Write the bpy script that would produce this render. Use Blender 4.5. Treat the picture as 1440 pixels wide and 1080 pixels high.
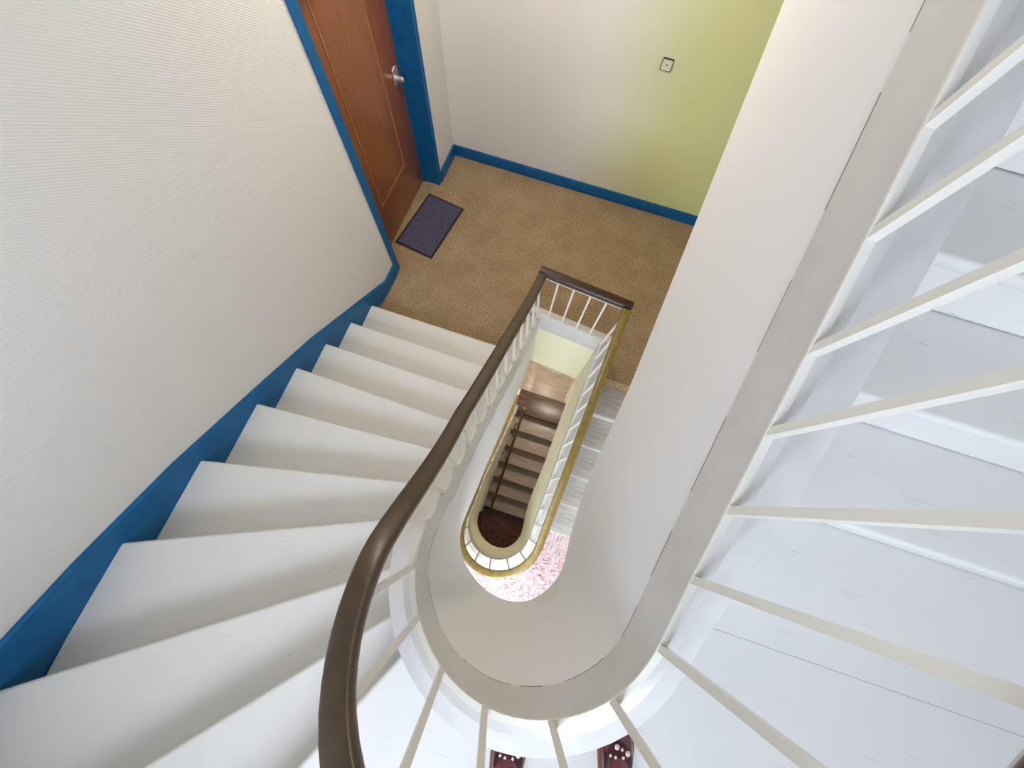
import bpy, bmesh, math, random
from mathutils import Vector, Matrix
random.seed(7)
S = bpy.context.scene
for o in list(bpy.data.objects):
    bpy.data.objects.remove(o)

# ------------------------------------------------------------------ camera
F, NX, NY, ROT, ZC = 556.845, 693.005, 714.822, -2.1389, 3.180
n = Vector((NX - 720, NY - 540, F)).normalized()
t = Vector((1, .3, 0)); t -= t.dot(n) * n; t.normalize()
l = t.cross(n)
ca, sa = math.cos(math.radians(ROT)), math.sin(math.radians(ROT))
t, l = ca * t + sa * l, -sa * t + ca * l          # world x, world y in camera coordinates (x right, y down, z forward)
cam = bpy.data.cameras.new('camera')
cam.sensor_fit = 'HORIZONTAL'; cam.sensor_width = 36; cam.lens = F / 1440 * 36
cam.clip_start = .02
co = bpy.data.objects.new('camera', cam); S.collection.objects.link(co)
M3 = Matrix(((t.x, -t.y, -t.z), (l.x, -l.y, -l.z), (-n.x, n.y, n.z)))
co.matrix_world = Matrix.Translation((0, 0, ZC)) @ M3.to_4x4()
S.camera = co

# ------------------------------------------------------------------ world, light, exposure
w = bpy.data.worlds.new('world'); S.world = w; w.use_nodes = True
bg = w.node_tree.nodes['Background']; bg.inputs[0].default_value = (.62, .78, 1, 1); bg.inputs[1].default_value = .6
S.view_settings.view_transform = 'Standard'; S.view_settings.look = 'None'
S.view_settings.exposure = 0.36; S.view_settings.gamma = 1
S.view_settings.use_curve_mapping = False

def area(name, loc, rot, sx, sy, power, col):
    L = bpy.data.lights.new(name, 'AREA'); L.shape = 'RECTANGLE'; L.size = sx; L.size_y = sy
    L.energy = power; L.color = col
    o = bpy.data.objects.new(name, L); S.collection.objects.link(o); o.location = loc; o.rotation_euler = rot
    return o
NEAR = -1.75      # near wall of the stairwell, with one window per storey
WX0, WX1 = -.75, .75
area('window_daylight_upper', ((WX0 + WX1) / 2, NEAR - .28, 3.5), (math.radians(90), 0, 0), 1.5, 1.6, 84, (.78, .85, 1))
area('window_daylight_lower', ((WX0 + WX1) / 2, NEAR - .28, .1), (math.radians(90), 0, 0), 1.5, 1.3, 70, (.86, .93, 1))

# ------------------------------------------------------------------ materials
def mat(name, col, rough=.5, spec=.5, metal=0):
    m = bpy.data.materials.new(name); m.use_nodes = True
    b = m.node_tree.nodes['Principled BSDF']
    b.inputs['Base Color'].default_value = (*col, 1); b.inputs['Roughness'].default_value = rough
    b.inputs['Specular IOR Level'].default_value = spec; b.inputs['Metallic'].default_value = metal
    return m
def nn(m, kind, **kw):
    x = m.node_tree.nodes.new(kind)
    for k, v in kw.items():
        if k in x.inputs: x.inputs[k].default_value = v
        else: setattr(x, k, v)
    return x
def lk(m, a, b): m.node_tree.links.new(a, b)
def coords(m, scale=(1, 1, 1), rot=(0, 0, 0)):
    tc = nn(m, 'ShaderNodeTexCoord'); mp = nn(m, 'ShaderNodeMapping')
    mp.inputs['Scale'].default_value = scale; mp.inputs['Rotation'].default_value = rot
    lk(m, tc.outputs['Object'], mp.inputs['Vector']); return mp.outputs[0]
def ramp(m, src, stops):
    r = nn(m, 'ShaderNodeValToRGB'); e = r.color_ramp.elements
    while len(e) < len(stops): e.new(.5)
    for i, (p, c) in enumerate(stops): e[i].position = p; e[i].color = (*c, 1)
    lk(m, src, r.inputs[0]); return r.outputs[0]
def bump(m, src, strength=.2, dist=.002, invert=False):
    b = nn(m, 'ShaderNodeBump'); b.inputs['Strength'].default_value = strength; b.inputs['Distance'].default_value = dist
    b.invert = invert
    lk(m, src, b.inputs['Height']); lk(m, b.outputs[0], m.node_tree.nodes['Principled BSDF'].inputs['Normal'])
def base(m): return m.node_tree.nodes['Principled BSDF'].inputs['Base Color']
def noise(m, vec, scale, detail=4, rough=.55):
    x = nn(m, 'ShaderNodeTexNoise', Scale=scale, Detail=detail, Roughness=rough); lk(m, vec, x.inputs['Vector']); return x.outputs[0]
def mixc(m, fac, a, b):
    x = nn(m, 'ShaderNodeMix', data_type='RGBA'); lk(m, fac, x.inputs[0])
    for i, c in ((6, a), (7, b)):
        if isinstance(c, tuple): x.inputs[i].default_value = (*c, 1)
        else: lk(m, c, x.inputs[i])
    return x.outputs[2]

def paint_wood(name, col, dark):
    m = mat(name, col, .42, .45)
    v = coords(m, (2.2, 60, 60)); g = noise(m, v, 3, 5)
    v2 = coords(m, (1.6, 38, 5)); s = noise(m, v2, 4.2, 3, .6)
    scr = ramp(m, s, [(.0, (1, 1, 1)), (.31, (1, 1, 1)), (.325, (0, 0, 0))])
    v3 = coords(m, (1, 1, 1)); bl = noise(m, v3, 2.2, 3)
    tone = ramp(m, bl, [(.3, tuple(c * .95 for c in col)), (.7, col)])
    x = nn(m, 'ShaderNodeMath', operation='MULTIPLY'); lk(m, scr, x.inputs[0]); x.inputs[1].default_value = .38
    lk(m, mixc(m, x.outputs[0], tone, dark), base(m))
    bump(m, g, .18, .0015)
    return m
M = {}
M['white_wood'] = paint_wood('white_painted_wood', (.80, .79, .76), (.42, .40, .37))
M['curb_paint'] = mat('white_gloss_paint', (.74, .72, .68), .38)
v = coords(M['curb_paint']); q = noise(M['curb_paint'], v, 9, 4)
lk(M['curb_paint'], ramp(M['curb_paint'], q, [(.25, (.61, .60, .58)), (.6, (.69, .68, .66))]), base(M['curb_paint'])); bump(M['curb_paint'], q, .15, .002)
M['plaster'] = mat('white_plaster', (.87, .87, .87), .7, .3)
q = noise(M['plaster'], coords(M['plaster']), 5, 5); bump(M['plaster'], q, .08, .002)
M['cream_plaster'] = mat('cream_plaster', (.84, .81, .60), .7, .3)
M['ceiling'] = mat('ceiling_paint', (.82, .80, .76), .8)
# wallpaper: fine slanting ribs
M['wallpaper'] = mat('ribbed_wallpaper', (.80, .78, .74), .75, .25)
m = M['wallpaper']
wv = nn(m, 'ShaderNodeTexWave', Scale=38.0, Distortion=1.2, Detail=2.0); wv.bands_direction = 'Y'
wv.inputs['Detail Scale'].default_value = 6
lk(m, coords(m, (1, 1, 1), (math.radians(-52), 0, 0)), wv.inputs['Vector'])
bump(m, wv.outputs[1], .35, .003)
M['end_wall'] = mat('landing_end_wall', (.80, .77, .70), .7, .3)
m = M['end_wall']
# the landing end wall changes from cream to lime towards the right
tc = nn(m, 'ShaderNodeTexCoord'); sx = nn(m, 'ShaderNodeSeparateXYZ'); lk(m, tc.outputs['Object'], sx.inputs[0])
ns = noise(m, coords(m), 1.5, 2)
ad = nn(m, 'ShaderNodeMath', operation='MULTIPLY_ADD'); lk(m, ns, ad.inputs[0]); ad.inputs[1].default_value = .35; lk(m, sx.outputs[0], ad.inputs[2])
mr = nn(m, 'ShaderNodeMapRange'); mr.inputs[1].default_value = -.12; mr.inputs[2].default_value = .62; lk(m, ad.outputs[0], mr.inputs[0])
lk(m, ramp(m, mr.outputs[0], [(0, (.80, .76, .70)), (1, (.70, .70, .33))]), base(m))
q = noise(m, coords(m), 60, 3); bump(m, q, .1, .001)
M['blue'] = mat('blue_gloss_paint', (.004, .12, .30), .42, .3)
q = noise(M['blue'], coords(M['blue']), 14, 4)
lk(M['blue'], ramp(M['blue'], q, [(.3, (.003, .10, .26)), (.7, (.004, .135, .34))]), base(M['blue'])); bump(M['blue'], q, .1, .001)
def carpet(name, cols, sc=160):
    m = mat(name, cols[0], .95, .1); v = coords(m)
    a = noise(m, v, sc, 5, .7); b = noise(m, v, 4, 3)
    c1 = ramp(m, a, [(.32, cols[0]), (.5, cols[1]), (.68, cols[2])])
    c2 = ramp(m, b, [(.35, (.82, .80, .76)), (.7, (1, 1, 1))])
    x = nn(m, 'ShaderNodeMix', data_type='RGBA', blend_type='MULTIPLY'); x.inputs[0].default_value = 1
    lk(m, c1, x.inputs[6]); lk(m, c2, x.inputs[7]); lk(m, x.outputs[2], base(m))
    bump(m, a, .6, .006); return m
M['carpet'] = carpet('brown_carpet', [(.14, .085, .04), (.44, .31, .18), (.72, .56, .38)], 95)
# worn pink patterned carpet of the half-landing below
M['pink'] = mat('pink_carpet', (.8, .5, .5), .95, .1); m = M['pink']
v = coords(m, (10, 34, 10), (0, 0, math.radians(60))); a = noise(m, v, 1.6, 6, .8); v2 = coords(m, (38, 10, 10), (0, 0, math.radians(60))); b = noise(m, v2, 1.5, 6, .8); c_ = noise(m, coords(m), 5, 2)
k1 = ramp(m, a, [(.38, (.45, .05, .09)), (.45, (.72, .26, .30)), (.50, (.80, .72, .73)), (.75, (.82, .78, .78))])
k2 = ramp(m, b, [(.38, (.26, .15, .24)), (.45, (.72, .40, .43)), (.51, (.82, .76, .77))])
lk(m, mixc(m, ramp(m, c_, [(.42, (0, 0, 0)), (.58, (1, 1, 1))]), k1, k2), base(m)); bump(m, a, .5, .005)
def stone(name, c0, c1, c2, rough=.35):
    m = mat(name, c1, rough, .5); v = coords(m, (1.2, 14, 14)); a = noise(m, v, 3.2, 6, .65)
    b = noise(m, coords(m, (4, 30, 30)), 6, 3)
    c = ramp(m, a, [(.3, c0), (.5, c1), (.72, c2)])
    lk(m, mixc(m, ramp(m, b, [(.30, (1, 1, 1)), (.36, (0, 0, 0))]), c, tuple(x * .55 for x in c0)), base(m)); bump(m, a, .12, .002); return m
M['travertine'] = stone('pale_travertine', (.42, .39, .36), (.62, .60, .57), (.72, .71, .69))
M['travertine_brown'] = stone('brown_travertine', (.34, .25, .20), (.47, .37, .31), (.58, .48, .41))
M['granite'] = stone('dark_granite', (.03, .015, .012), (.11, .055, .04), (.26, .16, .12), .3)
M['red_floor'] = mat('dark_red_tile', (.05, .018, .012), .35, .5)
q = noise(M['red_floor'], coords(M['red_floor']), 22, 5); lk(M['red_floor'], ramp(M['red_floor'], q, [(.35, (.05, .013, .008)), (.7, (.20, .065, .032))]), base(M['red_floor']))
M['riser_white'] = mat('white_riser', (.80, .78, .72), .5)
def wood(name, c0, c1, sc=(28, 28, 1.6), rough=.3, coat=.3):
    m = mat(name, c0, rough, .5); v = coords(m, sc); a = noise(m, v, 2.2, 6, .6)
    lk(m, ramp(m, a, [(.3, c0), (.7, c1)]), base(m)); bump(m, a, .05, .001)
    m.node_tree.nodes['Principled BSDF'].inputs['Coat Weight'].default_value = coat
    m.node_tree.nodes['Principled BSDF'].inputs['Coat Roughness'].default_value = .25
    return m
M['door'] = wood('mahogany_door', (.20, .055, .013), (.34, .115, .034))
M['door_line'] = wood('mahogany_moulding', (.42, .20, .075), (.52, .27, .11))
M['rail'] = wood('dark_brown_handrail', (.050, .026, .010), (.085, .047, .020), (9, 9, 9), .38, .25)
M['rail_end'] = wood('maroon_brown_handrail', (.030, .011, .005), (.055, .022, .010), (9, 9, 9), .38, .25)
M['rail_lit_gold'] = wood('lit_brown_handrail', (.20, .13, .018), (.29, .20, .035), (9, 9, 9), .25, .5)  # same brown handrail; its golden lit look is put into the colour
M['bar'] = mat('white_baluster_paint', (.78, .76, .69), .35)
M['crack'] = mat('crack_line', (.22, .20, .18), .9)  # grey-brown of the hairline cracks and the plank joint
M['steel'] = mat('brushed_steel', (.72, .69, .65), .34, .5, .75)
M['switch'] = mat('ivory_plastic', (.74, .71, .50), .4)
M['switch_edge'] = mat('dark_frame_plastic', (.035, .022, .012), .4)
M['mat_pile'] = mat('slate_mat_pile', (.07, .068, .11), .95, .1)
q = noise(M['mat_pile'], coords(M['mat_pile'], (40, 6, 40)), 5, 4, .7)
lk(M['mat_pile'], ramp(M['mat_pile'], q, [(.3, (.055, .052, .085)), (.75, (.15, .145, .21))]), base(M['mat_pile'])); bump(M['mat_pile'], q, .6, .004)
M['rubber'] = mat('black_rubber', (.012, .011, .014), .6)
M['patent'] = mat('burgundy_leather', (.11, .012, .016), .22); M['patent'].node_tree.nodes['Principled BSDF'].inputs['Coat Weight'].default_value = .8
M['patent_dark'] = mat('dark_burgundy_strap', (.035, .004, .006), .3)
M['stud'] = mat('rose_stud', (.80, .52, .47), .35, .5, .3)
M['sole'] = mat('brown_welt', (.16, .055, .025), .5)
M['lamp'] = mat('lamp_glass', (1, 1, 1)); b_ = M['lamp'].node_tree.nodes['Principled BSDF']
b_.inputs['Emission Color'].default_value = (1, .91, .78, 1); b_.inputs['Emission Strength'].default_value = 112
M['lamp_hall'] = M['lamp'].copy(); M['lamp_hall'].node_tree.nodes['Principled BSDF'].inputs['Emission Strength'].default_value = 150
m = bpy.data.materials.new('window_pane'); m.use_nodes = True; M['pane'] = m
N = m.node_tree.nodes; N.clear(); out = N.new('ShaderNodeOutputMaterial'); mx = N.new('ShaderNodeMixShader'); tr = N.new('ShaderNodeBsdfTransparent'); gl = N.new('ShaderNodeBsdfGlossy')
gl.inputs['Roughness'].default_value = .02; mx.inputs[0].default_value = .06
lk(m, tr.outputs[0], mx.inputs[1]); lk(m, gl.outputs[0], mx.inputs[2]); lk(m, mx.outputs[0], out.inputs[0])

# ------------------------------------------------------------------ mesh helpers
def link(name, me, material, parent=None):
    o = bpy.data.objects.new(name, me); S.collection.objects.link(o)
    if material is not None and not me.materials: me.materials.append(material)
    if parent: o.parent = parent
    return o
def from_bm(name, bm, material, parent=None, smooth=False):
    bmesh.ops.recalc_face_normals(bm, faces=bm.faces)
    me = bpy.data.meshes.new(name); bm.to_mesh(me); bm.free()
    if smooth:
        for p in me.polygons: p.use_smooth = True
        try: me.set_sharp_from_angle(angle=math.radians(35))
        except Exception: pass
    return link(name, me, material, parent)
def bbox(bm, x0, x1, y0, y1, z0, z1):
    vs = [bm.verts.new((x, y, z)) for x in (x0, x1) for y in (y0, y1) for z in (z0, z1)]
    for f in ((0, 1, 3, 2), (4, 6, 7, 5), (0, 4, 5, 1), (2, 3, 7, 6), (0, 2, 6, 4), (1, 5, 7, 3)):
        bm.faces.new([vs[i] for i in f])
def box(name, x0, x1, y0, y1, z0, z1, material, parent=None, bevel=0):
    bm = bmesh.new(); bbox(bm, x0, x1, y0, y1, z0, z1)
    if bevel: bmesh.ops.bevel(bm, geom=list(bm.edges), offset=bevel, segments=2, affect='EDGES', profile=.6)
    return from_bm(name, bm, material, parent, bool(bevel))
def boxes(name, L, material, parent=None):
    bm = bmesh.new()
    for b in L: bbox(bm, *b)
    return from_bm(name, bm, material, parent)
def prism(bm, pts, z0, z1):
    lo = [bm.verts.new((p[0], p[1], z0)) for p in pts]; hi = [bm.verts.new((p[0], p[1], z1)) for p in pts]
    k = len(pts)
    fs = [bm.faces.new(lo[::-1]), bm.faces.new(hi)]
    for i in range(k): fs.append(bm.faces.new((lo[i], lo[(i + 1) % k], hi[(i + 1) % k], hi[i])))
    return lo, hi, fs
def cyl(bm, p0, p1, r0, r1=None, seg=16):
    r1 = r0 if r1 is None else r1
    p0, p1 = Vector(p0), Vector(p1); d = (p1 - p0).normalized()
    a = d.orthogonal().normalized(); b = d.cross(a)
    A = [bm.verts.new(p0 + (a * math.cos(i * 2 * math.pi / seg) + b * math.sin(i * 2 * math.pi / seg)) * r0) for i in range(seg)]
    B = [bm.verts.new(p1 + (a * math.cos(i * 2 * math.pi / seg) + b * math.sin(i * 2 * math.pi / seg)) * r1) for i in range(seg)]
    for i in range(seg): bm.faces.new((A[i], A[(i + 1) % seg], B[(i + 1) % seg], B[i]))
    bm.faces.new(A[::-1]); bm.faces.new(B)
def thing(name, label, cat, loc=(0, 0, 0), group=None):
    o = bpy.data.objects.new(name, None); S.collection.objects.link(o); o.location = loc; o.empty_display_size = .1
    o['label'] = label; o['category'] = cat
    if group: o['group'] = group
    return o
def struct(o, label=None, cat=None):
    o['kind'] = 'structure'
    if label: o['label'] = label
    if cat: o['category'] = cat
    return o
def lerp(tab, u):
    if u <= tab[0][0]: return tab[0][1]
    for (a, x), (b, y) in zip(tab, tab[1:]):
        if u <= b: return x + (y - x) * (u - a) / (b - a)
    return tab[-1][1]
def slerp(tab, u):       # smooth (Catmull-Rom like) table lookup by averaging
    return sum(lerp(tab, u + k * .03) for k in (-2, -1, 0, 1, 2)) / 5

# ------------------------------------------------------------------ the open well: ridge line of its kerb
H = 2.88; RISE = .18; HU = 3.24; YUP = 2.05
XR, CX, YC, RAD = .393, .0915, -.13, .3015
YL, YRr = 1.483, 1.437                      # far corners, left and right
U1 = YL - YC; U2 = U1 + math.pi * RAD; U3 = U2 + (YRr - YC); U4 = U2 + (YUP - YC); CAP = [9]
def xl(y): return -.21 if y < .3 else -.21 + .096 * (y - .3) / 1.183
def ring(u):                                  # plan point and outward normal (away from the well)
    if u <= U1:
        y = YL - u; return xl(y), y, -1.0, 0.0
    if u <= U2:
        a = math.pi + (u - U1) / RAD
        return CX + RAD * math.cos(a), YC + RAD * math.sin(a), math.cos(a), math.sin(a)
    return XR, YC + (u - U2), 1.0, 0.0
deg = lambda a: U1 + math.radians(a - 180) * RAD
ZT = [(0, .4), (.02, .4), (YL - .385, 1.080), (YL - .254, 1.185), (YL - .12, 1.315), (YL, 1.470), (YL + .115, 1.625), (deg(180), 1.645), (deg(203.7), 1.735),
      (deg(228.7), 1.855), (deg(253.3), 1.97), (deg(276.7), 2.06), (deg(304.7), 2.14), (deg(330.3), 2.22), (deg(357), 2.295), (U2, 2.305), (U2 + .12, 2.376),
      (U4, 2.376 + .643 * (YUP + .01))]
def zr(u): return min(CAP[0], slerp(ZT, u) if .1 < u < U4 - .1 else lerp(ZT, u))
LIN_IN = [(0, .012), (.3, .035), (1.2, .06), (1.87, .06), (2.018, .05), (2.165, .02), (2.287, -.012), (2.4, -.02), (2.5, -.015), (2.6, -.005), (2.73, .015), (2.91, .027), (3.04, .022), (3.35, .006), (5, 0)]
LIN_H = [(0, .98), (.25, 1.05), (1.0, 1.2), (5, 1.2)]
FAS_IN = [(0, .008), (.3, .02), (1.6, .024), (1.9, .014), (2.1, .004), (2.3, 0), (5, 0)]
FAS_H = .17
KERB_W = [(0, .085), (2.3, .10), (2.55, .105), (2.8, .138), (5, .138)]
RAIL_OFF = [(0, .05), (.3, .032), (.76, .023), (1.43, .012), (1.66, .014), (1.763, .028), (1.837, .044), (1.918, .054), (2.1, .05), (2.5, .035), (5, .03)]
def pt(u, off, dz, z0=0):
    x, y, nx, ny = ring(u); return Vector((x + nx * off, y + ny * off, zr(u) + dz + z0))
def samples(u0, u1, step=.03):
    k = max(2, int((u1 - u0) / step)); us = [u0 + (u1 - u0) * i / k for i in range(k + 1)]
    return us
def sweep(name, prof, z0, us, material, parent, closed=True, smooth=True, ends=True, extra=None, crisp=False):
    """prof: list of functions u -> (offset, dz); extra: rings of explicit points put before the first sample"""
    bm = bmesh.new(); rings = []
    for R in (extra or []): rings.append([bm.verts.new(p) for p in R])
    for u in us: rings.append([bm.verts.new(pt(u, *p(u), z0)) for p in prof])
    k = len(prof)
    for A, B in zip(rings, rings[1:]):
        for i in range(k if closed else k - 1):
            j = (i + 1) % k
            try: bm.faces.new((A[i], A[j], B[j], B[i]))
            except ValueError: pass
    if closed and ends: bm.faces.new(rings[0][::-1]); bm.faces.new(rings[-1])
    if crisp:
        for A, B in zip(rings, rings[1:]):
            for i in range(k):
                e = bm.edges.get((A[i], B[i]))
                if e: e.smooth = False
        for e in list(rings[0][0].link_edges) + list(rings[-1][0].link_edges): pass
        o = from_bm(name, bm, material, parent, False)
        for p in o.data.polygons: p.use_smooth = len(p.vertices) == 4
        return o
    return from_bm(name, bm, material, parent, smooth)
def cst(a, b): return lambda u: (a, b)

# ------------------------------------------------------------------ steps
WL, WR = -1.495, 1.80
NOS = {1: ((WL, 1.217), (-.3, 1.215)), 2: ((WL, .956), (-.3, .950)), 3: ((WL, .687), (-.3, .683)), 4: ((WL, .427), (-.3, .415)),
       5: ((WL, .124), (-.3, .209)), 6: ((WL, -.242), (-.3, .020)), 7: ((WL, -.640), (-.3, -.134)), 8: ((-1.354, -1.053), (-.451, -.436)),
       9: ((-.766, -1.044), (-.219, -.443)), 10: ((-.286, -.806), (-.121, -.477)),
       11: ((WR, -.026), (.6, -.026)), 12: ((WR, .237), (.6, .237)), 13: ((WR, .499), (.6, .499)), 14: ((WR, .760), (.6, .760)), 15: ((WR, 1.024), (.6, 1.024)), 16: ((WR, 1.287), (.6, 1.287)), 17: ((WR, 1.549), (.6, 1.549)), 18: ((WR, 1.811), (.6, 1.811))}
def dist_ring(p):                       # signed distance outward from ridge line, and u
    x, y = p
    if y < YC:
        a = math.atan2(y - YC, x - CX)
        if a > 0: a -= 2 * math.pi
        return math.hypot(x - CX, y - YC) - RAD, U1 + (a + math.pi) * RAD
    if x < CX: return xl(y) - x, YL - y
    return x - XR, U2 + (y - YC)
def ends_of(k, inner_off=.07):
    (ax, ay), (bx, by) = NOS[k]; d = Vector((bx - ax, by - ay)).normalized()
    a = Vector((ax, ay)); p = a.copy()
    for _ in range(4000):                # outward to the wall
        q = p - d * .002
        if q.x < WL - .001 or q.x > WR + .001 or q.y < NEAR: break
        p = q
    o = p.copy(); p = Vector((bx, by))
    while dist_ring(p)[0] > inner_off: p = p + d * .002
    while dist_ring(p)[0] < inner_off: p = p - d * .002
    return p, o
def wall_pos(p):
    if abs(p.x - WL) < .01: return 1.5 - p.y
    if abs(p.y - NEAR) < .01: return 1.5 - NEAR + (p.x - WL)
    return 1.5 - NEAR + (WR - WL) + (p.y - NEAR)
CORN = [(1.5 - NEAR, Vector((WL, NEAR))), (1.5 - NEAR + WR - WL, Vector((WR, NEAR)))]
def step_meshes(k):
    """local-frame tread and riser outlines for step k; x runs along the nosing"""
    i0, o0 = ends_of(k); i1, o1 = ends_of(k + 1) if k < 18 else (None, None)
    d = (o0 - i0).normalized(); ang = math.atan2(d.y, d.x)
    org = (i0 + o0) / 2
    up = Vector((-d.y, d.x))
    if k == 10: ang = 0.0
    ref = (i1 + o1) / 2 if i1 is not None else org + Vector((0, 1))
    if up.dot(ref - org) < 0: up = -up
    poly = None
    if i1 is not None:
        d1 = (o1 - i1).normalized(); up1 = Vector((-d1.y, d1.x))
        if up1.dot(org - i1) > 0: up1 = -up1
        j1, p1 = i1 + up1 * .045, o1 + up1 * .045
        mid = [c for w_, c in CORN if wall_pos(o0) < w_ < wall_pos(o1) - 1e-4]
        u0, u1 = dist_ring(i0)[1], dist_ring(i1)[1]
        inn = []
        if u1 - u0 > .12:
            m_ = int((u1 - u0) / .06)
            for q in range(m_ - 1, 0, -1):
                x, y, nx, ny = ring(u0 + (u1 - u0) * q / m_); inn.append(Vector((x + nx * .07, y + ny * .07)))
        poly = [o0] + mid + [p1, j1] + inn + [i0]
    return org, ang, up, i0, o0, poly
STEP = {k: step_meshes(k) for k in range(1, 19)}
def loc2(p, org, ang):
    v_ = p - org; c, s = math.cos(-ang), math.sin(-ang); return Vector((v_.x * c - v_.y * s, v_.x * s + v_.y * c))

def build_staircase(z0, label, m_tread, m_riser, m_half, half_name, last, m_lin):
    CAP[0] = 9 if last == 18 else 3.28; UE = U4 if last == 18 else U3
    T = thing('staircase', label, 'staircase', (0, 0, z0))
    for k in range(1, last + 1):
        org, ang, up, i0, o0, poly = STEP[k]
        z = k * RISE
        if k < last:
            bm = bmesh.new(); pp = [loc2(p, org, ang) for p in poly]
            lo, hi, fs = prism(bm, pp, -.034, 0)
            bm.edges.ensure_lookup_table()
            ne = [e for e in bm.edges if {e.verts[0], e.verts[1]} in ({hi[0], hi[-1]}, {lo[0], lo[-1]})]
            bmesh.ops.bevel(bm, geom=ne, offset=.012, segments=4, affect='EDGES', profile=.5)
            o = from_bm(half_name if k == 10 else 'tread', bm, m_half if k == 10 else m_tread, T, True)
            o.location = (org.x, org.y, z); o.rotation_euler = (0, 0, ang)
            if k == 10: o['label'] = 'broad corner tread of the staircase'
        # riser, set back under the nosing
        a, b = i0 + up * .026, o0 + up * .026; c, d_ = b + up * .018, a + up * .018
        bm = bmesh.new(); prism(bm, [loc2(p, org, ang) for p in (a, b, c, d_)], -RISE + .004, -.032)
        o = from_bm('riser', bm, m_riser, T); o.location = (org.x, org.y, z); o.rotation_euler = (0, 0, ang)
    if last == 18:
        box('plank_joint', XR + .1, WR, -.1262, -.125, 1.799, 1.8003, M['crack'], T)
    us = samples(.0, UE, .028)
    m_curb = M['curb_paint']
    # kerb: stepped top, outer cheek, inner fascia proud of the plaster lining
    sweep('kerb', [cst(0, 0), cst(.036, 0), cst(.038, -.022), lambda u: (lerp(KERB_W, u), -.060), lambda u: (lerp(KERB_W, u), -.56), cst(.05, -.56), cst(.03, -FAS_H),
                   lambda u: (-lerp(FAS_IN, u), -FAS_H)], 0, us, m_curb, T, crisp=True)
    sweep('well_lining', [lambda u: (.006 - lerp(FAS_IN, u), -FAS_H + .004), lambda u: (.006 - slerp(LIN_IN, u), -lerp(LIN_H, u)),
                          lambda u: (.075, -lerp(LIN_H, u)), cst(.075, -.5)], 0, us, m_lin, T, crisp=True)
    if last == 18:                                         # broken hairline cracks where the wood meets the plaster
        u = .15; rnd = random.Random(3)
        while u < UE - .1:
            L_ = rnd.uniform(.03, .16); h_ = rnd.uniform(.0008, .0022)
            sweep('crack', [(lambda q, a=a, b=b: (.001 - lerp(FAS_IN, q) - a, -FAS_H - .001 + b)) for a, b in ((.0, .0), (.0018, .0), (.0018, h_), (.0, h_))], 0, samples(u, u + L_, .02), M['crack'], T, smooth=False)
            u += L_ + rnd.uniform(.01, .12)
    # soffit between lining and outer walls
    bm = bmesh.new(); prev = None
    for u in us:
        p = pt(u, .02, -lerp(LIN_H, u)); x, y, nx, ny = ring(u)
        tt = []
        if nx < 0: tt.append((WL - p.x) / nx)
        if nx > 0: tt.append((WR - p.x) / nx)
        if ny < 0: tt.append((NEAR - p.y) / ny)
        q = p + Vector((nx, ny, 0)) * min(tt)
        zz = p.z + .25
        cur = [bm.verts.new(p), bm.verts.new(q), bm.verts.new((q.x, q.y, zz)), bm.verts.new((p.x, p.y, zz))]
        if prev:
            for i in range(4): bm.faces.new((prev[i], prev[(i + 1) % 4], cur[(i + 1) % 4], cur[i]))
        prev = cur
    from_bm('soffit', bm, M['ceiling'], T)
    return T

UNIT = bpy.data.meshes.new('baluster'); bm = bmesh.new(); bbox(bm, -.5, .5, -.5, .5, 0, 1); bm.to_mesh(UNIT); bm.free(); UNIT.materials.append(M['bar'])
BAL_U = [YL - y for y in (1.43, 1.30, 1.17, 1.04, .91, .78, .65, .517, .385, .254, .12, 0, -.115)] + [deg(a) for a in (203.7, 228.7, 253.3, 276.7, 304.7, 330.3, 357)] + \
        [U2 - YC + y for y in (-.005, .125, .255, .376, .525, .65, .78, .91, 1.04, 1.17, 1.30, 1.40)]
RP = []
for i in range(20):                                      # handrail section: rounded top, 60 x 50 mm
    a = 2 * math.pi * i / 20
    cx_, cy_ = math.cos(a), math.sin(a)
    RP.append((.030 * math.copysign(abs(cx_) ** .55, cx_), .5185 + .0245 * math.copysign(abs(cy_) ** .6, cy_)))
def baluster(p0, p1, T, wdt=.015, rot=0):
    o = bpy.data.objects.new('baluster', UNIT); S.collection.objects.link(o); o.parent = T
    d = p1 - p0; L_ = d.length
    Rm = Vector((0, 0, 1)).rotation_difference(d.normalized()).to_matrix().to_4x4()
    o.matrix_local = Matrix.Translation(p0) @ Rm @ Matrix.Rotation(rot, 4, 'Z') @ Matrix.Diagonal((wdt, wdt, L_, 1))
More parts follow.
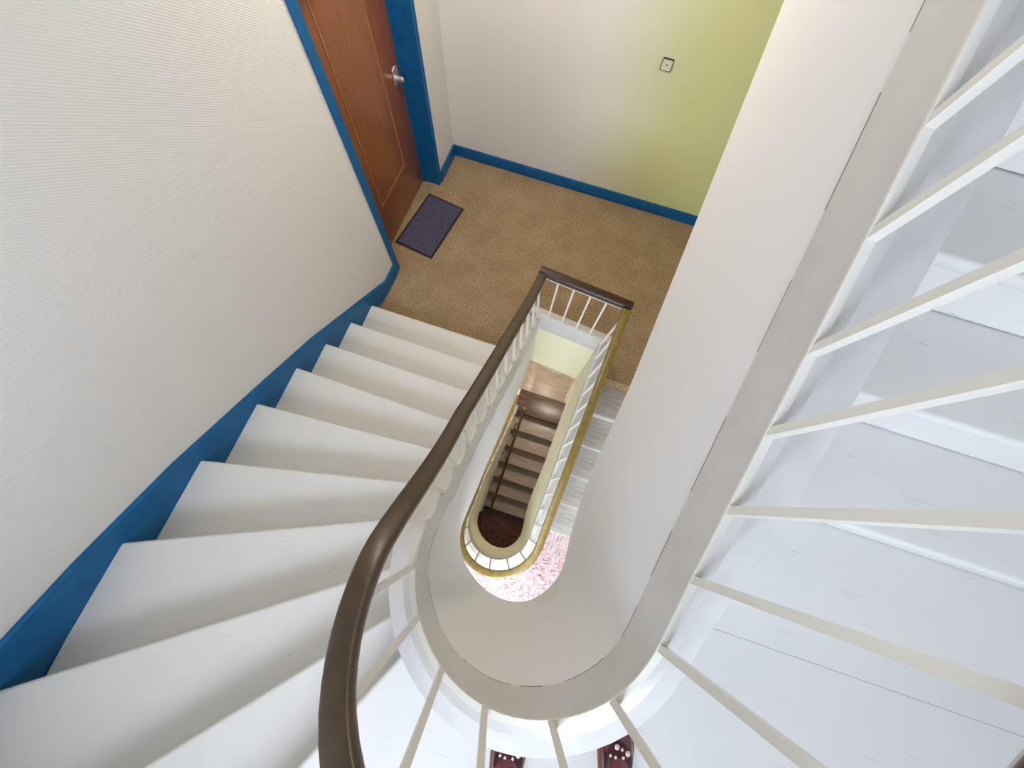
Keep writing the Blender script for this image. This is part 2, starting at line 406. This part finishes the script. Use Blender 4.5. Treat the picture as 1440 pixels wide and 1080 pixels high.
def build_railing(z0, label, m_rail, landing_end):
    T = thing('stair_railing', label, 'railing', (0, 0, z0))
    CAP[0] = 9 if landing_end else 3.28; UE = U4 if landing_end else U3
    us = samples(.0, UE - .02, .028)
    sweep('handrail', [(lambda u, a=a, b=b: (a + slerp(RAIL_OFF, u), b)) for a, b in RP], 0, us, m_rail, T)
    sweep('top_bar', [(lambda u, a=a, b=b: (a + slerp(RAIL_OFF, u), b)) for a, b in ((-.012, .487), (.012, .487), (.012, .494), (-.012, .494))], 0, us, M['bar'], T, smooth=False)
    sweep('bottom_bar', [cst(-.003, .0), cst(.013, .0), cst(.013, .007), cst(-.003, .007)], 0, us, M['bar'], T, smooth=False)
    for u in BAL_U + ([U2 - YC + y for y in (1.53, 1.66, 1.79, 1.92)] if landing_end else []):
        x, y, nx, ny = ring(u)
        baluster(pt(u, .006, 0), pt(u, slerp(RAIL_OFF, u), .488), T, .015, math.atan2(ny, nx))
    if landing_end:                                       # short straight rail across the end of the well
        A, B = Vector((xl(YL), YL, .4)), Vector((XR, YRr, .4)); d = (B - A).normalized(); nrm = Vector((-d.y, d.x, 0))
        def bar(name, prof, ext0, ext1, material, off=0):
            bm = bmesh.new(); R = []
            for P_ in (A - d * ext0, B + d * ext1): R.append([bm.verts.new(P_ + nrm * (a + off) + Vector((0, 0, b))) for a, b in prof])
            k = len(prof)
            for i in range(k): bm.faces.new((R[0][i], R[0][(i + 1) % k], R[1][(i + 1) % k], R[1][i]))
            bm.faces.new(R[0][::-1]); bm.faces.new(R[1])
            return from_bm(name, bm, material, T, True)
        bar('end_rail', RP, .078, .06, M['rail_end'], .03)
        bar('top_bar', ((-.012, .487), (.012, .487), (.012, .494), (-.012, .494)), .03, .03, M['bar'], .012)
        bar('bottom_bar', ((-.003, 0), (.013, 0), (.013, .007), (-.003, .007)), 0, 0, M['bar'])
        for f_ in (.129, .352, .584, .805):
            p = A + (B - A) * f_
            baluster(p + nrm * .006, p + nrm * .012 + Vector((0, 0, .488)), T, .013, math.atan2(d.y, d.x))
    return T

# ------------------------------------------------------------------ setting
YB = 3.153
Z0, Z1 = -4.2, 5.9
# left wall with the door recess
XD = -1.656
bm = bmesh.new()
bbox(bm, -1.9, WL, NEAR, 1.66, Z0, Z1); bbox(bm, -1.9, WL, 2.735, YB + .2, Z0, Z1); bbox(bm, -1.9, WL, 1.66, 2.735, 2.06, Z1); bbox(bm, -1.9, WL, 1.66, 2.735, Z0, -.1)
bbox(bm, -1.9, XD - .05, 1.66, 2.735, 0, 2.06)
struct(from_bm('wall_left', bm, M['wallpaper']), 'cream ribbed wallpaper wall beside the white stairs', 'wall')
struct(box('wall_back', WL - .2, WR + .2, YB, YB + .2, Z0, Z1, M['end_wall']), 'landing end wall, cream turning lime green, with the switch', 'wall')
struct(box('wall_right', WR, WR + .2, NEAR, YB, Z0, Z1, M['plaster']), 'plain white wall beside the upper steps', 'wall')
WIN = [(-.55, .75), (2.72, 4.3)]
bm = bmesh.new()
bbox(bm, WL - .4, WX0, NEAR - .2, NEAR, Z0, Z1); bbox(bm, WX1, WR + .2, NEAR - .2, NEAR, Z0, Z1)
zz = Z0
for a, b in WIN: bbox(bm, WX0, WX1, NEAR - .2, NEAR, zz, a); zz = b
bbox(bm, WX0, WX1, NEAR - .2, NEAR, zz, Z1)
struct(from_bm('wall_near', bm, M['plaster']), 'white window wall behind the corner steps', 'wall')
for i, (a, b) in enumerate(WIN):
    f = 0.05; xm = (WX0 + WX1) / 2
    W_ = struct(boxes('window_%d' % (i + 1), [(WX0, WX0 + f, NEAR - .16, NEAR - .1, a, b), (WX1 - f, WX1, NEAR - .16, NEAR - .1, a, b), (WX0 + f, WX1 - f, NEAR - .16, NEAR - .1, a, a + f), (WX0 + f, WX1 - f, NEAR - .16, NEAR - .1, b - f, b), (xm - .03, xm + .03, NEAR - .16, NEAR - .1, a + f, b - f)], M['bar']),
               ['white window above the pink half-landing', 'white window above the corner steps'][i], 'window')
    for x0, x1 in ((WX0 + f, xm - .03), (xm + .03, WX1 - f)): box('pane', x0, x1, NEAR - .133, NEAR - .128, a + f, b - f, M['pane'], W_)
struct(box('ceiling', WL - .2, WR + .2, NEAR - .2, YB + .2, Z1, Z1 + .1, M['ceiling']), 'plain white stairwell ceiling', 'ceiling')

def landing(name, z, material, label, thick=.2, xt=0):
    bm = bmesh.new()
    yc_ = 1.50
    prism(bm, [(WL - .2, yc_), (WR, yc_), (WR, YB), (WL - .2, YB)], z - thick, z)
    prism(bm, [(WL, 1.19), (xl(1.3) - .03, 1.19), (xl(1.4) - .03, yc_), (WL, yc_)], z - thick, z)
    prism(bm, [(XR + .05, 1.300), (WR, 1.300), (WR, yc_), (XR + .05, yc_)], z - thick, z)
    return struct(from_bm(name, bm, material), label, 'floor')
landing('floor', 0, M['carpet'], 'brown speckled carpet of the landing')
struct(boxes('floor', [(XR + .1, WR, 1.83, YB, HU - .2, HU), (WL - .2, XR + .1, 2.05, YB, HU - .2, HU)], M['carpet']), 'carpeted landing at the head of the white stairs', 'floor')
# kerb and plaster face across the end of the well at each landing
def well_end(z0, parent):
    A, B = Vector((xl(YL), YL, z0 + .4)), Vector((XR, YRr, z0 + .4)); d = (B - A).normalized(); nrm = Vector((-d.y, d.x, 0))
    def ex(name, prof, e0, e1, material):
        bm = bmesh.new(); R = [[bm.verts.new(P_ + nrm * a + Vector((0, 0, b))) for a, b in prof] for P_ in (A - d * e0, B + d * e1)]
        k = len(prof)
        for i in range(k): bm.faces.new((R[0][i], R[0][(i + 1) % k], R[1][(i + 1) % k], R[1][i]))
        bm.faces.new(R[0][::-1]); bm.faces.new(R[1])
        o = from_bm(name, bm, material, parent); return o
    ex('end_kerb', [(0, 0), (.030, 0), (.032, -.022), (.070, -.024), (.070, -.42), (.02, -.42), (-.006, -.15)], .098, .098, M['curb_paint'])
    ex('end_lining', [(.002, -.145), (.06, -.145), (.06, -.98), (.002, -.98)], .09, .09, M['cream_plaster'])

# ------------------------------------------------------------------ stairs and railings
SA = build_staircase(0, 'white painted winding staircase climbing from the brown carpet', M['white_wood'], M['white_wood'], M['white_wood'], 'tread', 18, M['plaster'])
well_end(0, SA)
SB = build_staircase(-H, 'pale stone staircase going down from the brown carpet past the pink landing', M['travertine'], M['riser_white'], M['pink'], 'half_landing', 16, M['cream_plaster'])
for o in SB.children:
    if o.name.startswith('half_landing'): o['label'] = 'pink and red patterned carpet half-landing'
build_railing(0, 'dark brown handrail on white balusters beside the white treads', M['rail'], True)
build_railing(-H, 'brown handrail in a golden lit tone looping round the well above the pink carpet', M['rail_lit_gold'], False)

# ------------------------------------------------------------------ skirting boards
TOP = [(1.66, .14), (1.485, .14), (.647, .709), (.181, .975), (-.272, 1.225), (-.705, 1.419), (-.958, 1.512), (-1.3, 1.64), (NEAR, 1.85)]
bm = bmesh.new(); R = []
for y, z in TOP:
    lowz = 0.0 if y > 1.2 else max(0, z - .5)
    R.append([bm.verts.new((WL - .001, y, lowz)), bm.verts.new((WL + .018, y, lowz)), bm.verts.new((WL + .018, y, z - .008)), bm.verts.new((WL + .010, y, z)), bm.verts.new((WL - .001, y, z))])
for A, B in zip(R, R[1:]):
    for i in range(5): bm.faces.new((A[i], A[(i + 1) % 5], B[(i + 1) % 5], B[i]))
bm.faces.new(R[0][::-1]); bm.faces.new(R[-1])
struct(from_bm('baseboard_left', bm, M['blue']), 'blue skirting board stepping up beside the white treads', 'baseboard')
def base_board(name, x0, x1, y0, y1, h, label):
    return struct(box(name, x0, x1, y0, y1, 0, h, M['blue'], None, .004), label, 'baseboard')
base_board('baseboard_back', WL, WR, YB - .02, YB + .001, .112, 'blue skirting board along the landing end wall')
base_board('baseboard_corner', WL - .001, WL + .02, 2.765, YB - .019, .112, 'short blue skirting board between door and corner')

# ------------------------------------------------------------------ door
D = struct(box('door_1', XD - .045, XD, 1.725, 2.722, .006, 2.04, M['door'], None, .003), 'dark mahogany flat door with a steel knob in a blue frame', 'door')
def strip(y0, y1, z0, z1): box('moulding', XD - .002, XD + .0035, y0, y1, z0, z1, M['door_line'], D)
strip(1.988, 1.995, .425, 1.95); strip(1.988, 2.466, .421, .428); strip(2.459, 2.466, .425, 1.95); strip(1.988, 2.466, 1.95, 1.957)
F_ = struct(boxes('trim_1', [(XD - .05, WL + .012, 1.66, 1.722, 0, 2.06), (XD - .05, WL + .012, 2.724, 2.752, 0, 2.12), (XD - .05, WL + .012, 1.66, 2.724, 2.045, 2.12)], M['blue']), 'blue painted door frame', 'door frame')
box('stop_bead', XD, XD + .022, 2.708, 2.7245, 0, 2.045, M['blue'], F_)
box('edge_bead', WL + .0, WL + .016, 2.752, 2.766, .112, 2.12, M['blue'], F_)
KY, KZ = 2.640, 1.05
bm = bmesh.new()
pp = [(-.036, -.052), (.0, -.060), (.036, -.052), (.036, .055), (0, .068), (-.036, .055)]
bb = [bm.verts.new((XD + .0, KY + a, KZ + b)) for a, b in pp]; tt = [bm.verts.new((XD + .006, KY + a * .96, KZ + b * .96)) for a, b in pp]
bm.faces.new(bb[::-1]); bm.faces.new(tt)
for i in range(6): bm.faces.new((bb[i], bb[(i + 1) % 6], tt[(i + 1) % 6], tt[i]))
HP = from_bm('knob_plate', bm, M['steel'], D); HP['label'] = 'pale steel plate'
bm = bmesh.new(); cyl(bm, (XD + .005, KY, KZ - .012), (XD + .055, KY, KZ - .012), .018, .018, 24); cyl(bm, (XD + .055, KY, KZ - .012), (XD + .060, KY, KZ - .012), .018, .0155, 24)
o = from_bm('knob', bm, M['steel'], HP, True)
bm = bmesh.new(); cyl(bm, (XD + .005, KY + .012, KZ + .040), (XD + .010, KY + .012, KZ + .040), .006, .004, 12); from_bm('screw', bm, M['steel'], HP, True)

# ------------------------------------------------------------------ doormat
T = thing('doormat', 'slate grey doormat with a black border lying on the brown carpet', 'doormat', (-1.398, 2.248, 0))
T.rotation_euler = (0, 0, math.radians(-8.0))
bm = bmesh.new(); bbox(bm, -.193, .193, -.318, .318, 0, .006); o = from_bm('border', bm, M['rubber'], T)
bm = bmesh.new(); bbox(bm, -.175, .175, -.300, .300, .004, .011); o = from_bm('pile', bm, M['mat_pile'], T)

# ------------------------------------------------------------------ light switch
T = thing('light_switch', 'small square ivory push switch on the lime end wall', 'switch', (.196, YB, 1.276))
def rsq(bm, hw, r, y0, y1):
    pts = []
    for cx_, cz_, a0 in ((hw - r, hw - r, 0), (-hw + r, hw - r, 90), (-hw + r, -hw + r, 180), (hw - r, -hw + r, 270)):
        for q in range(5):
            a = math.radians(a0 + q * 22.5); pts.append((cx_ + r * math.cos(a), cz_ + r * math.sin(a)))
    A = [bm.verts.new((x, y0, z)) for x, z in pts]; B = [bm.verts.new((x, y1, z)) for x, z in pts]; k = len(pts)
    bm.faces.new(A); bm.faces.new(B[::-1])
    for i in range(k): bm.faces.new((A[i], B[i], B[(i + 1) % k], A[(i + 1) % k]))
bm = bmesh.new(); rsq(bm, .0395, .008, 0, -.008); from_bm('frame', bm, M['switch_edge'], T)
bm = bmesh.new(); rsq(bm, .0335, .006, -.004, -.011); P_ = from_bm('plate', bm, M['switch'], T)
bm = bmesh.new(); cyl(bm, (0, -.010, 0), (0, -.0125, 0), .0075, .0075, 20); B_ = from_bm('button_ring', bm, M['switch_edge'], P_, True)
bm = bmesh.new(); cyl(bm, (0, -.011, -.0015), (0, -.016, -.0015), .0048, .0040, 20); from_bm('button', bm, M['switch'], P_, True)

# ------------------------------------------------------------------ hall under the stairs
ZG = -H
Gf = struct(boxes('floor', [(WL, -.16, 1.19, YB, ZG - .3, ZG - .006), (-.16, WR, 1.87, YB, ZG - .3, ZG - .006)], M['travertine_brown']), 'brown travertine hall floor far below the landing', 'floor')
for i, (x0, x1, y0, y1) in enumerate([(-.158, .0, 1.875, 2.6), (.004, .55, 1.875, 2.30), (.554, 1.1, 1.875, 2.30), (.004, .55, 2.304, 2.6), (.554, 1.1, 2.304, 2.6)]):
    o = box('slab', x0, x1, y0, y1, ZG - .008, ZG, M['travertine_brown'], Gf, .002)
T = thing('entrance_steps', 'brown travertine steps at the bottom of the well beside the thin dark handrail', 'steps', (0, 0, ZG))
YS, GO = 1.50, .250
box('tread', -.16, WR - .003, YS, 1.87, -.05, -.002, M['granite'], T, .004)['label'] = 'dark granite top tread'
for k in range(1, 7):
    y1 = YS - GO * (k - 1); y0 = y1 - GO
    box('tread', -.16, WR - .003, y0, y1 + .03, -RISE * k - .035, -RISE * k, M['travertine_brown'], T, .004)
for k in range(1, 8):
    y1 = YS - GO * (k - 1) + .02
    box('riser', -.16, WR - .003, y1, y1 + .02, -RISE * k, -RISE * (k - 1) - .03, M['granite'] if k == 1 else M['travertine_brown'], T)
box('string_wall', -.22, -.161, -.1, 1.86, -1.26, .0, M['plaster'], T)
struct(box('floor', WL, WR, NEAR, .04, -H - 1.36, -H - 1.26, M['red_floor']), 'dark red tiled floor at the foot of the entrance steps', 'floor')
# thin handrail of the entrance steps
T = thing('step_handrail', 'thin dark brown handrail on posts over the entrance steps', 'handrail', (0, 0, ZG))
bm = bmesh.new(); cyl(bm, (-.012, 1.33, .86), (-.026, -.12, -.22), .019, .019, 14); cyl(bm, (-.012, 1.33, .86), (-.012, 1.345, .871), .019, .012, 14)
o = from_bm('rail', bm, M['rail'], T, True)
bm = bmesh.new(); bmesh.ops.create_uvsphere(bm, u_segments=14, v_segments=8, radius=.026, matrix=Matrix.Translation((-.012, 1.345, .872))); o = from_bm('end_knob', bm, M['rail_lit_gold'], T, True)
for f_ in (.12, .36, .60, .84):
    y = 1.33 - f_ * 1.45; z = .86 - f_ * 1.08
    kk = max(0, math.ceil((YS - y) / GO)); zf = -RISE * kk
    bm = bmesh.new(); cyl(bm, (-.06, y, zf), (-.06, y, z - .07), .010, .010, 10); cyl(bm, (-.06, y, z - .07), (-.016, y, z - .015), .009, .009, 10)
    from_bm('post', bm, M['rail'], T, True)

# ------------------------------------------------------------------ lamps under the landings, out of view
def lamp(x, y, z, label, glass):
    T = thing('ceiling_lamp', label, 'lamp', (x, y, z))
    bm = bmesh.new(); cyl(bm, (0, 0, 0), (0, 0, -.03), .13, .13, 32); from_bm('base', bm, M['bar'], T, True)
    bm = bmesh.new(); bmesh.ops.create_uvsphere(bm, u_segments=32, v_segments=16, radius=.12, matrix=Matrix.Translation((0, 0, -.04)) @ Matrix.Diagonal((1, 1, .6, 1))); from_bm('shade', bm, glass, T, True)
lamp(-.75, 2.3, HU - .2, 'round warm fill lamp out of view under the upper landing', M['lamp'])  # unseen lamp, added as warm fill for the landing and well lining
lamp(.2, 2.35, -.2, 'round warm lamp under the carpeted landing', M['lamp_hall'])

# ------------------------------------------------------------------ shoes of the photographer
def shoe(x, y, ang, side, label):
    T = thing('shoe', label, 'shoe', (x, y, 1.802), 'burgundy shoes on the corner tread'); T.rotation_euler = (0, 0, math.radians(ang))
    secs = [(-.130, .026, .055), (-.115, .034, .068), (-.06, .037, .066), (0, .036, .064), (.05, .043, .058), (.085, .046, .048), (.115, .041, .040), (.135, .030, .032), (.145, .014, .026)]
    def half(tx, k): return
    bm = bmesh.new(); rings = []
    for yy, hw, hh in secs:
        cxo = .006 * side * math.sin((yy + .13) * 9)
        R = []
        for i in range(17):
            a = math.pi * i / 16
            R.append(bm.verts.new((cxo + hw * math.cos(a), yy, .016 + (hh - .016) * math.sin(a) ** .7)))
        rings.append(R)
    for A, B in zip(rings, rings[1:]):
        for i in range(16): bm.faces.new((A[i], A[i + 1], B[i + 1], B[i]))
    bm.faces.new(rings[0]); bm.faces.new(rings[-1][::-1])
    up_ = from_bm('upper', bm, M['patent'], T, True)
    # sole
    bm = bmesh.new(); L_ = []; Rr = []
    for yy, hw, hh in secs:
        cxo = .006 * side * math.sin((yy + .13) * 9); L_.append((cxo - hw - .005, yy)); Rr.append((cxo + hw + .005, yy))
    prism(bm, L_ + [(secs[-1][1] * 0, .150)] + Rr[::-1], 0, .018); from_bm('sole', bm, M['sole'], T)
    # studded strap across the vamp
    def surf(xx, yy, lift=0):
        for (a, ha, za), (b, hb_, zb) in zip(secs, secs[1:]):
            if a <= yy <= b:
                f_ = (yy - a) / (b - a); hw = ha + (hb_ - ha) * f_; hh = za + (zb - za) * f_
                cxo = .006 * side * math.sin((yy + .13) * 9)
                c = max(-.999, min(.999, (xx) / hw)); s = math.sqrt(1 - c * c)
                return Vector((cxo + xx * (1 + lift * 6), yy, .016 + (hh - .016) * s ** .7 + lift))
        return Vector((xx, yy, .03))
    bm = bmesh.new(); rr = []
    for i in range(21):
        fx = -.97 + 1.94 * i / 20; xx = fx * .040
        yc_ = .088 - .035 * fx * fx
        rr.append([bm.verts.new(surf(xx, yc_ - .017, .0012)), bm.verts.new(surf(xx, yc_, .0035)), bm.verts.new(surf(xx, yc_ + .017, .0012))])
    for A, B in zip(rr, rr[1:]):
        for i in range(2): bm.faces.new((A[i], A[i + 1], B[i + 1], B[i]))
    st = from_bm('strap', bm, M['patent_dark'], T, True)
    for fx, dy, r in ((-.62, -.002, .0042), (-.18, .006, .0075), (.16, .002, .0042), (.55, .004, .0075), (.22, -.013, .0042), (-.30, -.013, .0042)):
        p = surf(fx * .040, .088 - .035 * fx * fx + dy, .004)
        bm = bmesh.new(); bmesh.ops.create_uvsphere(bm, u_segments=12, v_segments=8, radius=r, matrix=Matrix.Translation(p) @ Matrix.Diagonal((1, 1, .45, 1)))
        from_bm('stud', bm, M['stud'], st, True)
    # seam piping along both sides
    for s in (-1, 1):
        bm = bmesh.new()
        for a, b in zip([-.1, -.06, -.02, .02], [-.06, -.02, .02, .055]):
            cyl(bm, surf(s * .027, a, .001), surf(s * .027, b, .001), .0014, .0014, 6)
        from_bm('piping', bm, M['sole'], T)
shoe(.548, -.580, 10, 1, 'burgundy shoe with its studded strap in full view on the corner tread')
shoe(.265, -.668, 6, -1, 'burgundy shoe mostly hidden behind the white kerb')
